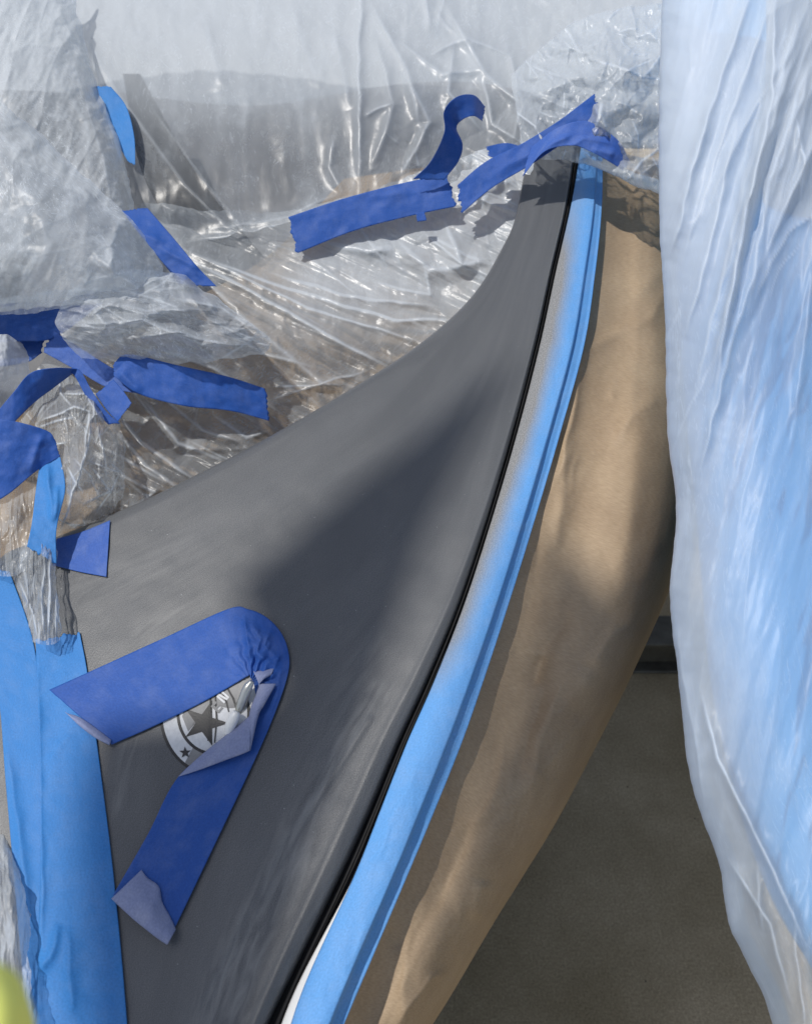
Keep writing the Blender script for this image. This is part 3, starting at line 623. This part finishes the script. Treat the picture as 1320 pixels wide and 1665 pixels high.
rl += [L([(1150,640),(1200,420),(1255,150),(1262,-20)], 7, .010, .9), L([(1130,790),(1190,560),(1240,400)], 6, .006, .7), L([(1140,1120),(1165,1230),(1240,1380),(1320,1560)], 9, .010, .9), L([(1250,330),(1290,200),(1320,100)], 8, .008, .7),
       L([(1100,1000),(1110,1100),(1130,1200),(1150,1330)], 8, .005, .5), L([(1180,1390),(1250,1500),(1290,1640)], 8, .008, .8), L([(1290,1500),(1300,1600),(1310,1680)], 6, .008, .9), L([(1220,500),(1280,380),(1330,340)], 6, .005, .7), L([(1230,1400),(1240,1520)], 8, .006, .5),
       L([(1110,560),(1160,380),(1200,180)], 8, .008, .7), L([(1085,430),(1120,300),(1160,150)], 8, .010, .6), L([(1290,180),(1310,260),(1300,330)], 7, .008, 1)]
film(rows, F_right, 'tall draped film on the right edge with long slanting creases over something bright blue', lines=rl, crum=0, cs=120, seed=91, wav=.0035, wsx=80, wsy=420, rot=.28, rc=[(110, 280, 7, .0035, 1.9, .15, 93, .8), (90, 110, 5, .002, 1.8, .4, 94, .7)], nu=430, nv=300, edge_=1.2, cmask=lambda x, y: 1-.9*sstep(520, 820, y),
     milk=lambda x, y: .32*sstep(620, 150, y)+.30*sstep(1290, 1100, x)+.05+.04*sstep(900,1200,y)*sstep(1330,1150,x))
BB = [(1100,-80),(1098,60),(1098,200),(1102,360),(1106,520),(1120,700),(1136,850),(1146,980),(1158,1110),(1192,1270),(1232,1400),(1272,1490),(1320,1570),(1390,1700)]
rows = []
for i, (ex, ey) in enumerate(BB):
    k = i/(len(BB)-1); dd = .84-.22*k
    rows.append([(ex+40, ey, dd+.25), (ex+8, ey, dd+.12), (ex, ey, dd+.06), (ex+16, ey, dd+.025), (ex+70, ey, dd), (ex+160, ey, dd-.01), (ex+300, ey, dd+.01), (ex+480, ey, dd+.10)])
g = grid(rows, 90, 60)
bc = sheet('blue_cover', g[..., 0], g[..., 1], g[..., 2], M_blue, thick=.003)
tag(bc, 'bright blue padded cover bulging behind the film on the right', 'cover')
g = grid([[(1245,-60,.80),(1300,-60,.785),(1420,-60,.79)], [(1245,120,.785),(1310,120,.77),(1430,120,.775)], [(1232,260,.765),(1310,250,.75),(1430,250,.755)], [(1245,330,.78),(1310,345,.775),(1430,340,.78)], [(1250,335,.82),(1310,352,.82),(1430,350,.82)]], 50, 40)
gb = sheet('grey_cushion', g[..., 0], g[..., 1], g[..., 2], M_pale, thick=.003)
tag(gb, 'pale grey cushion under the film at the top right corner, above the blue cover', 'cushion')

# ------------------------------------------------------------------ tapes
def tape(A, B, dep, mat, label, n=70, m=26, torn=3, seed=1, lines=(), lift=None, wav=.0012, parent=None, name='masking_tape', twist=None, group='pieces of blue masking tape'):
    """dep: depth per control point along the strip, or a function of x, y"""
    x, y = loft(A, B, n, m)
    if callable(dep): d = dep(x, y)
    else:
        d = cr(np.array(dep, float).reshape(-1, 1), n)*np.ones((1, m))
    if twist is not None: d = d+cr(np.array(twist, float).reshape(-1, 1), n)*(np.linspace(-1, 1, m)[None, :])
    d = d-wav*fbm(x/38, y/38, seed, 3)
    if lines: h, _ = creases(x, y, lines); d = d-h
    if torn: x, y = tear(x, y, torn, True, seed)
    o = sheet(name, x, y, d, mat, parent, thick=.0003)
    if not parent: tag(o, label, 'masking tape', group)
    elif label: o['label'] = label
    return o
tape([(470,352),(560,322),(660,296),(726,284)], [(482,412),(575,375),(670,350),(742,335)], [1.012,1.014,1.012,1.005], M_tape, 'long dark blue tape strip taped across the film hem, left of the curled piece', lines=[L([(600,320),(690,310)], 8, .002)], torn=3, seed=2)
tape([(672,290),(700,262),(722,215),(722,180),(742,157),(770,154),(788,172)], [(722,292),(745,262),(752,235),(742,208),(752,194),(770,188),(784,196)], [.995,.985,.965,.955,.95,.965,.99], M_tape, 'dark blue tape end curling up free like a hook', n=90, torn=2, seed=5, twist=[0,.004,.01,.012,.006,-.004,-.01])
tape([(676,346),(690,344)], [(678,360),(694,358)], [1.0,1.0], M_tape, 'tiny scrap of dark blue tape below the long strip', n=10, m=8, torn=1)
tape([(744,300),(790,262),(850,232),(905,198),(940,172),(966,152)], [(750,347),(800,305),(862,268),(915,232),(950,205),(977,196)], [.99,.985,.98,.965,.955,.955], M_tape, 'dark blue tape running diagonally up to a torn point above the narrow end', n=80, torn=7, seed=7, lines=[L([(800,285),(900,225)], 8, .003)])
tape([(790,238),(822,232),(850,238)], [(796,254),(826,262),(850,266)], [.985,.985,.985], M_tape, 'short torn dark blue tab lying under the diagonal tape', n=30, torn=4, seed=8, wav=.001)
tape([(862,240),(905,208),(950,196),(985,212),(1008,232),(1024,262)], [(850,286),(885,246),(930,236),(960,246),(990,262),(1012,276)], [.975,.955,.95,.95,.955,.965], M_tapev, 'paler violet-blue tape arched over the narrow tip of the grey panel', n=90, torn=4, seed=11, lines=[L([(870,250),(930,215)], 5, .003), L([(960,240),(1000,250)], 5, .003), L([(880,262),(950,225),(1000,235)], 4, .002)])
tape([(148,140),(166,185),(190,230),(208,262)], [(180,140),(205,172),(218,220),(220,268)], [1.06,1.05,1.03,1.015], M_tapel, 'short light blue tape strip at the upper left, tucked in the fold between two sheets', torn=2, seed=13)
tape([(198,342),(235,390),(275,440),(290,462)], [(240,338),(285,390),(320,432),(352,465)], [.93,.91,.905,.905], M_tape, 'dark blue tape slanting down behind the swollen bag', torn=3, seed=17, lines=[L([(205,370),(270,395)], 7, .004), L([(255,400),(330,440)], 6, .003)])
tape([(448,478),(466,474),(484,480)], [(452,502),(468,504),(482,502)], [1.035,1.035,1.035], M_tape, 'small square of dark blue tape glimpsed through the fanned film', n=16, m=12, torn=1, wav=.0005)
tape([(-40,500),(30,492),(100,490),(150,472)], [(-40,560),(30,555),(90,548),(168,492)], [.88,.88,.885,.90], M_tape, 'dark blue tape along the lower hem of the swollen bag', torn=3, seed=19, lines=[L([(0,530),(90,510)], 6, .003)])
tape([(-30,520),(40,535),(75,538)], [(-30,600),(40,590),(66,575)], [.90,.895,.895], M_tape, 'broad dark blue tape at the left margin under the hem tape', torn=4, seed=23)
tape([(85,536),(150,578),(190,602),(230,618)], [(70,572),(130,605),(175,630),(226,640)], [.885,.88,.875,.87], M_tapev, 'violet-blue tape sloping down to meet the broad strip on the folds', torn=3, seed=27)
tape([(185,590),(210,576),(290,594),(370,612),(432,632)], [(186,612),(225,640),(300,660),(375,668),(437,684)], [.865,.865,.87,.885,.90], M_tape, 'broad dark blue tape with a pale dusty spot stuck on the fanned film', n=90, torn=3, seed=29, lines=[L([(190,600),(230,640)], 8, .004), L([(260,620),(400,650)], 20, .003)])
tape([(185,617),(200,635),(214,655)], [(155,640),(175,668),(192,686)], [.86,.855,.85], M_tape, 'small triangular dark blue tape tip pointing up beside the clump', n=30, torn=2, seed=31)
tape([(-30,700),(20,640),(50,606),(90,598),(128,600)], [(-30,745),(20,690),(55,655),(85,632),(122,604)], [.83,.83,.84,.85,.86], M_tape, 'dark blue tape looping up over the left film pouch', torn=2, seed=37, twist=[0,.0,.004,.01,.004])
tape([(104,602),(128,600),(150,636),(172,668),(195,688)], [(112,604),(122,612),(142,648),(160,672),(176,690)], [.86,.855,.855,.855,.855], M_tape, 'narrow folded dark blue tape edge descending to the triangular tip', n=50, torn=1, seed=38)
tape([(-40,676),(20,684),(76,700),(90,716)], [(-40,830),(10,806),(60,765),(98,742)], [.80,.80,.81,.815], M_tape, 'large dark blue tape corner at the left margin above the light blue tape', n=60, m=50, torn=2, seed=41, lines=[L([(70,705),(50,770)], 8, .004)])
tape([(66,748),(58,800),(52,850),(44,888)], [(98,742),(106,795),(92,860),(92,918)], [.815,.80,.785,.775], M_tapel, 'light blue tape hanging vertically over the clear film clump', torn=5, seed=43, lines=[L([(78,750),(86,860)], 5, .004), L([(95,790),(88,850)], 4, .003)])
tape([(92,876),(135,864),(179,846)], [(86,919),(130,930),(173,938)], lambda x, y: pdepth(x, y)-.0022, M_tapev, 'violet-blue tape patch at the left end of the panel edge', torn=0, seed=47, wav=.0006)
tape([(-60,920),(-45,1010),(-6,1110),(10,1280),(24,1440),(52,1760)], [(16,930),(52,1035),(70,1150),(84,1300),(104,1500),(120,1760)], lambda x, y: pdepth(x, y)-.0009, M_tapel, 'wide light blue tape running down the left margin', n=160, m=40, torn=3, wav=.0004, seed=53, lines=[L([(10,1200),(50,1500)], 8, .003)])
tape([(58,1042),(62,1140),(66,1250),(66,1400),(62,1560),(60,1760)], [(130,1030),(143,1100),(163,1250),(182,1400),(198,1560),(214,1760)], lambda x, y: pdepth(x, y)-.0017, M_tapel, 'light blue tape overlapping the margin tape and bordering the grey panel', n=200, m=60, torn=5, seed=59, wav=.0005,
     lines=[L([(62,1060),(66,1300),(70,1600)], 5, .002), L([(100,1500),(80,1560),(60,1580)], 8, .004), L([(108,1500),(118,1665)], 9, .003), L([(75,1250),(120,1180)], 7, .001)])

# V-shaped tape round the emblem
OUT = [(80,1122),(160,1086),(270,1036),(372,990),(404,991),(432,1003),(455,1026),(468,1056),(469,1092),(450,1152),(416,1232),(350,1372),(285,1508)]
INN = [(182,1211),(250,1181),(335,1139),(404,1099),(407,1102),(410,1106),(412,1110),(414,1120),(414,1145),(385,1190),(293,1260),(240,1358),(184,1456)]
n, m = 320, 50
x, y = loft(OUT, INN, n, m); s = np.linspace(0, 1, m)[None, :]
cm = np.exp(-(np.hypot(x-440, y-1055)/62)**4)
ang = np.arctan2(y-1108, x-408)
d = pdepth(x, y)-.0027-.0003*fbm(x/40, y/40, 71, 3)-cm*.0016*(1+np.sin(ang*15+2*noise(x/16, y/16, 5)))*np.clip(.3+s, 0, 1)
h, _ = creases(x, y, [([(398,1000),(402,1040),(408,1085)], 4, .0035, 0), ([(405,1010),(425,1040),(418,1062),(448,1085)], 5, .005, 0), ([(440,1020),(430,1050),(455,1075)], 4, .003, 0), ([(462,1080),(450,1130),(430,1170)], 4, .002, 0), ([(455,1060),(440,1110)], 4, .003, 0)])
d -= h
x[0] += 2*noise(np.arange(m)/6., np.zeros(m), 3); y[-1] += 2*noise(np.arange(m)/5., np.zeros(m), 4)
vt = sheet('masking_tape', x, y, d, M_tape, thick=.0003); tag(vt, 'blue tape bent into a V around the round star emblem, pleated at its corner', 'masking tape', 'pieces of blue masking tape')
def flap(A, B, off, label=None, m=14, n=40, seed=0):
    x, y = loft(A, B, n, m); s = np.linspace(0, 1, m)[None, :]
    o_ = cr(np.array(off, float).reshape(-1, 1), n)
    d = pdepth(x, y)-.0040-o_*np.sin(s*np.pi*.75)-.0006*fbm(x/18, y/18, seed, 3)
    return sheet('folded_flap', x, y, d, M_back, vt, thick=.0003)
flap([(291,1262),(325,1230),(362,1200),(392,1176),(408,1162)], [(291,1263),(325,1252),(360,1239),(395,1226),(406,1221)], [0,.003,.006,.008,.008], seed=1)['label'] = 'pale underside of tape folded over beside the emblem'
flap([(404,1172),(408,1150),(416,1130),(421,1112)], [(407,1221),(420,1165),(430,1146),(449,1112)], [.007,.009,.008,.005], seed=2)
flap([(412,1092),(430,1090),(446,1086)], [(421,1113),(430,1104),(441,1098)], [.003,.006,.004], seed=3, n=20)
flap([(230,1415),(240,1428),(258,1442),(264,1468),(276,1490),(286,1512)], [(181,1462),(198,1478),(220,1498),(240,1514),(258,1528),(272,1537)], [.002,.006,.008,.008,.006,.004], seed=4)['label'] = 'pale torn lower end of tape folded back'
flap([(108,1160),(128,1166),(150,1180),(181,1204)], [(106,1158),(130,1181),(155,1200),(178,1212)], [.001,.004,.005,.003], seed=5)

# ------------------------------------------------------------------ yellow-green cloth, close to the lens at the lower left
g = grid([[(-70,1555,.30),(-20,1565,.29),(20,1585,.30),(40,1625,.33)], [(-70,1620,.28),(-20,1630,.27),(28,1640,.28),(50,1675,.32)], [(-70,1740,.27),(-20,1740,.26),(20,1740,.27),(42,1760,.31)]], 40, 40)
hc = sheet('safety_vest', g[..., 0]-4, g[..., 1]+8, g[..., 2]*.55, M_hivis, thick=.003)
tag(hc, 'fluorescent yellow-green cloth blurred in the lower left corner', 'safety vest')

# ------------------------------------------------------------------ steel rail and tyre on the floor behind the paper
def box(name, x0, x1, y0, y1, z0, z1, mat, parent=None, bev=.004):
    o = link(name, [(a, b, c) for c in (z0, z1) for b in (y0, y1) for a in (x0, x1)], [(0,2,3,1),(4,5,7,6),(0,1,5,4),(2,6,7,3),(0,4,6,2),(1,3,7,5)], mat, parent, False)
    if bev: md = o.modifiers.new('bevel', 'BEVEL'); md.width = bev; md.segments = 3
    return o
rail = empty('steel_rail', (.6, 1.05, 0), 'dull steel rail with a round hole lying on the floor between paper and film', 'rail')
ro = box('web', -.5, .5, 0, .03, .01, .075, M_steel, rail); box('top_flange', -.5, .5, -.015, .06, .078, .092, M_steel, rail); box('bottom_flange', -.5, .5, -.022, .06, .0, .008, M_steel, rail)
k = 24; hb = link('bolt_hole', [(-.02+.014*math.cos(2*math.pi*i/k), -.0025, .043+.010*math.sin(2*math.pi*i/k)) for i in range(k)]+[(-.02+.014*math.cos(2*math.pi*i/k), .004, .043+.010*math.sin(2*math.pi*i/k)) for i in range(k)],
     [tuple(range(k))]+[(i, (i+1) % k, k+(i+1) % k, k+i) for i in range(k)], M_rubber, rail, False)
V = []; Fc = []; K = 64; J = 20
for i in range(K):
    a = 2*math.pi*i/K
    for j in range(J):
        b = 2*math.pi*j/J; r = .26+.07*math.copysign(abs(math.cos(b))**.7, math.cos(b)); V.append((.09*math.copysign(abs(math.sin(b))**.6, math.sin(b)), r*math.cos(a), r*math.sin(a)))
for i in range(K):
    for j in range(J): Fc.append((i*J+j, i*J+(j+1) % J, ((i+1) % K)*J+(j+1) % J, ((i+1) % K)*J+j))
ty = link('tyre', V, Fc, M_rubber); ty.location = (.66, 1.55, .33); ty.rotation_euler = (0, 0, 1.2); tag(ty, 'black rubber tyre in shadow behind the steel rail', 'tyre')

# ------------------------------------------------------------------ unseen blocker added overhead, its outline cut to cast the wedge of shade
sh = [(832,580),(640,735),(500,845),(380,950),(400,1010),(440,1040),(455,1100),(400,1165),(300,1215),(150,1180),(120,1300),(120,1480),(130,1660),(150,1850),(380,1850),(425,1690),(470,1570),(525,1390),(580,1235),(618,1120),(655,1000),(695,870),(768,710)]
xs = np.array([p[0] for p in sh]); ys = np.array([p[1] for p in sh]); G = W(xs, ys, pdepth(xs, ys)); T = G+SUN*2.3
cen = T.mean(0); nn = len(sh)
V = np.concatenate([T, T+np.array([0, 0, .004]), [cen], [cen+np.array([0, 0, .004])]])
Fc = [(i, (i+1) % nn, 2*nn) for i in range(nn)]+[(nn+(i+1) % nn, nn+i, 2*nn+1) for i in range(nn)]+[(i, nn+i, nn+(i+1) % nn, (i+1) % nn) for i in range(nn)]
blocker = link('shade_blocker', V, Fc, M_blocker, None, False); tag(blocker, 'added out-of-view shade sail tied overhead, its corner shading the grey panel', 'shade sail')

fp = [(1190,1380),(1125,1640),(1105,1830),(1330,1830),(1270,1470)]  # floor outline for a second added blocker, placed to keep it in shade
G = []
for px, py in fp:
    r = W(px, py, 1.0)-CAMPOS; G.append(CAMPOS+r*(CAMPOS[2]/-r[2]))
T = np.array(G)+SUN*3.4; nn = len(fp); V = np.concatenate([T, T+np.array([0, 0, .004])])
floor_blocker = link('shade_blocker', V, [tuple(range(nn)), tuple(range(2*nn-1, nn-1, -1))]+[(i, nn+i, nn+(i+1) % nn, (i+1) % nn) for i in range(nn)], M_blocker, None, False)
tag(floor_blocker, 'added out-of-view shade sail overhead that keeps the bare floor in shade', 'shade sail')

print('objects', len(bpy.data.objects))
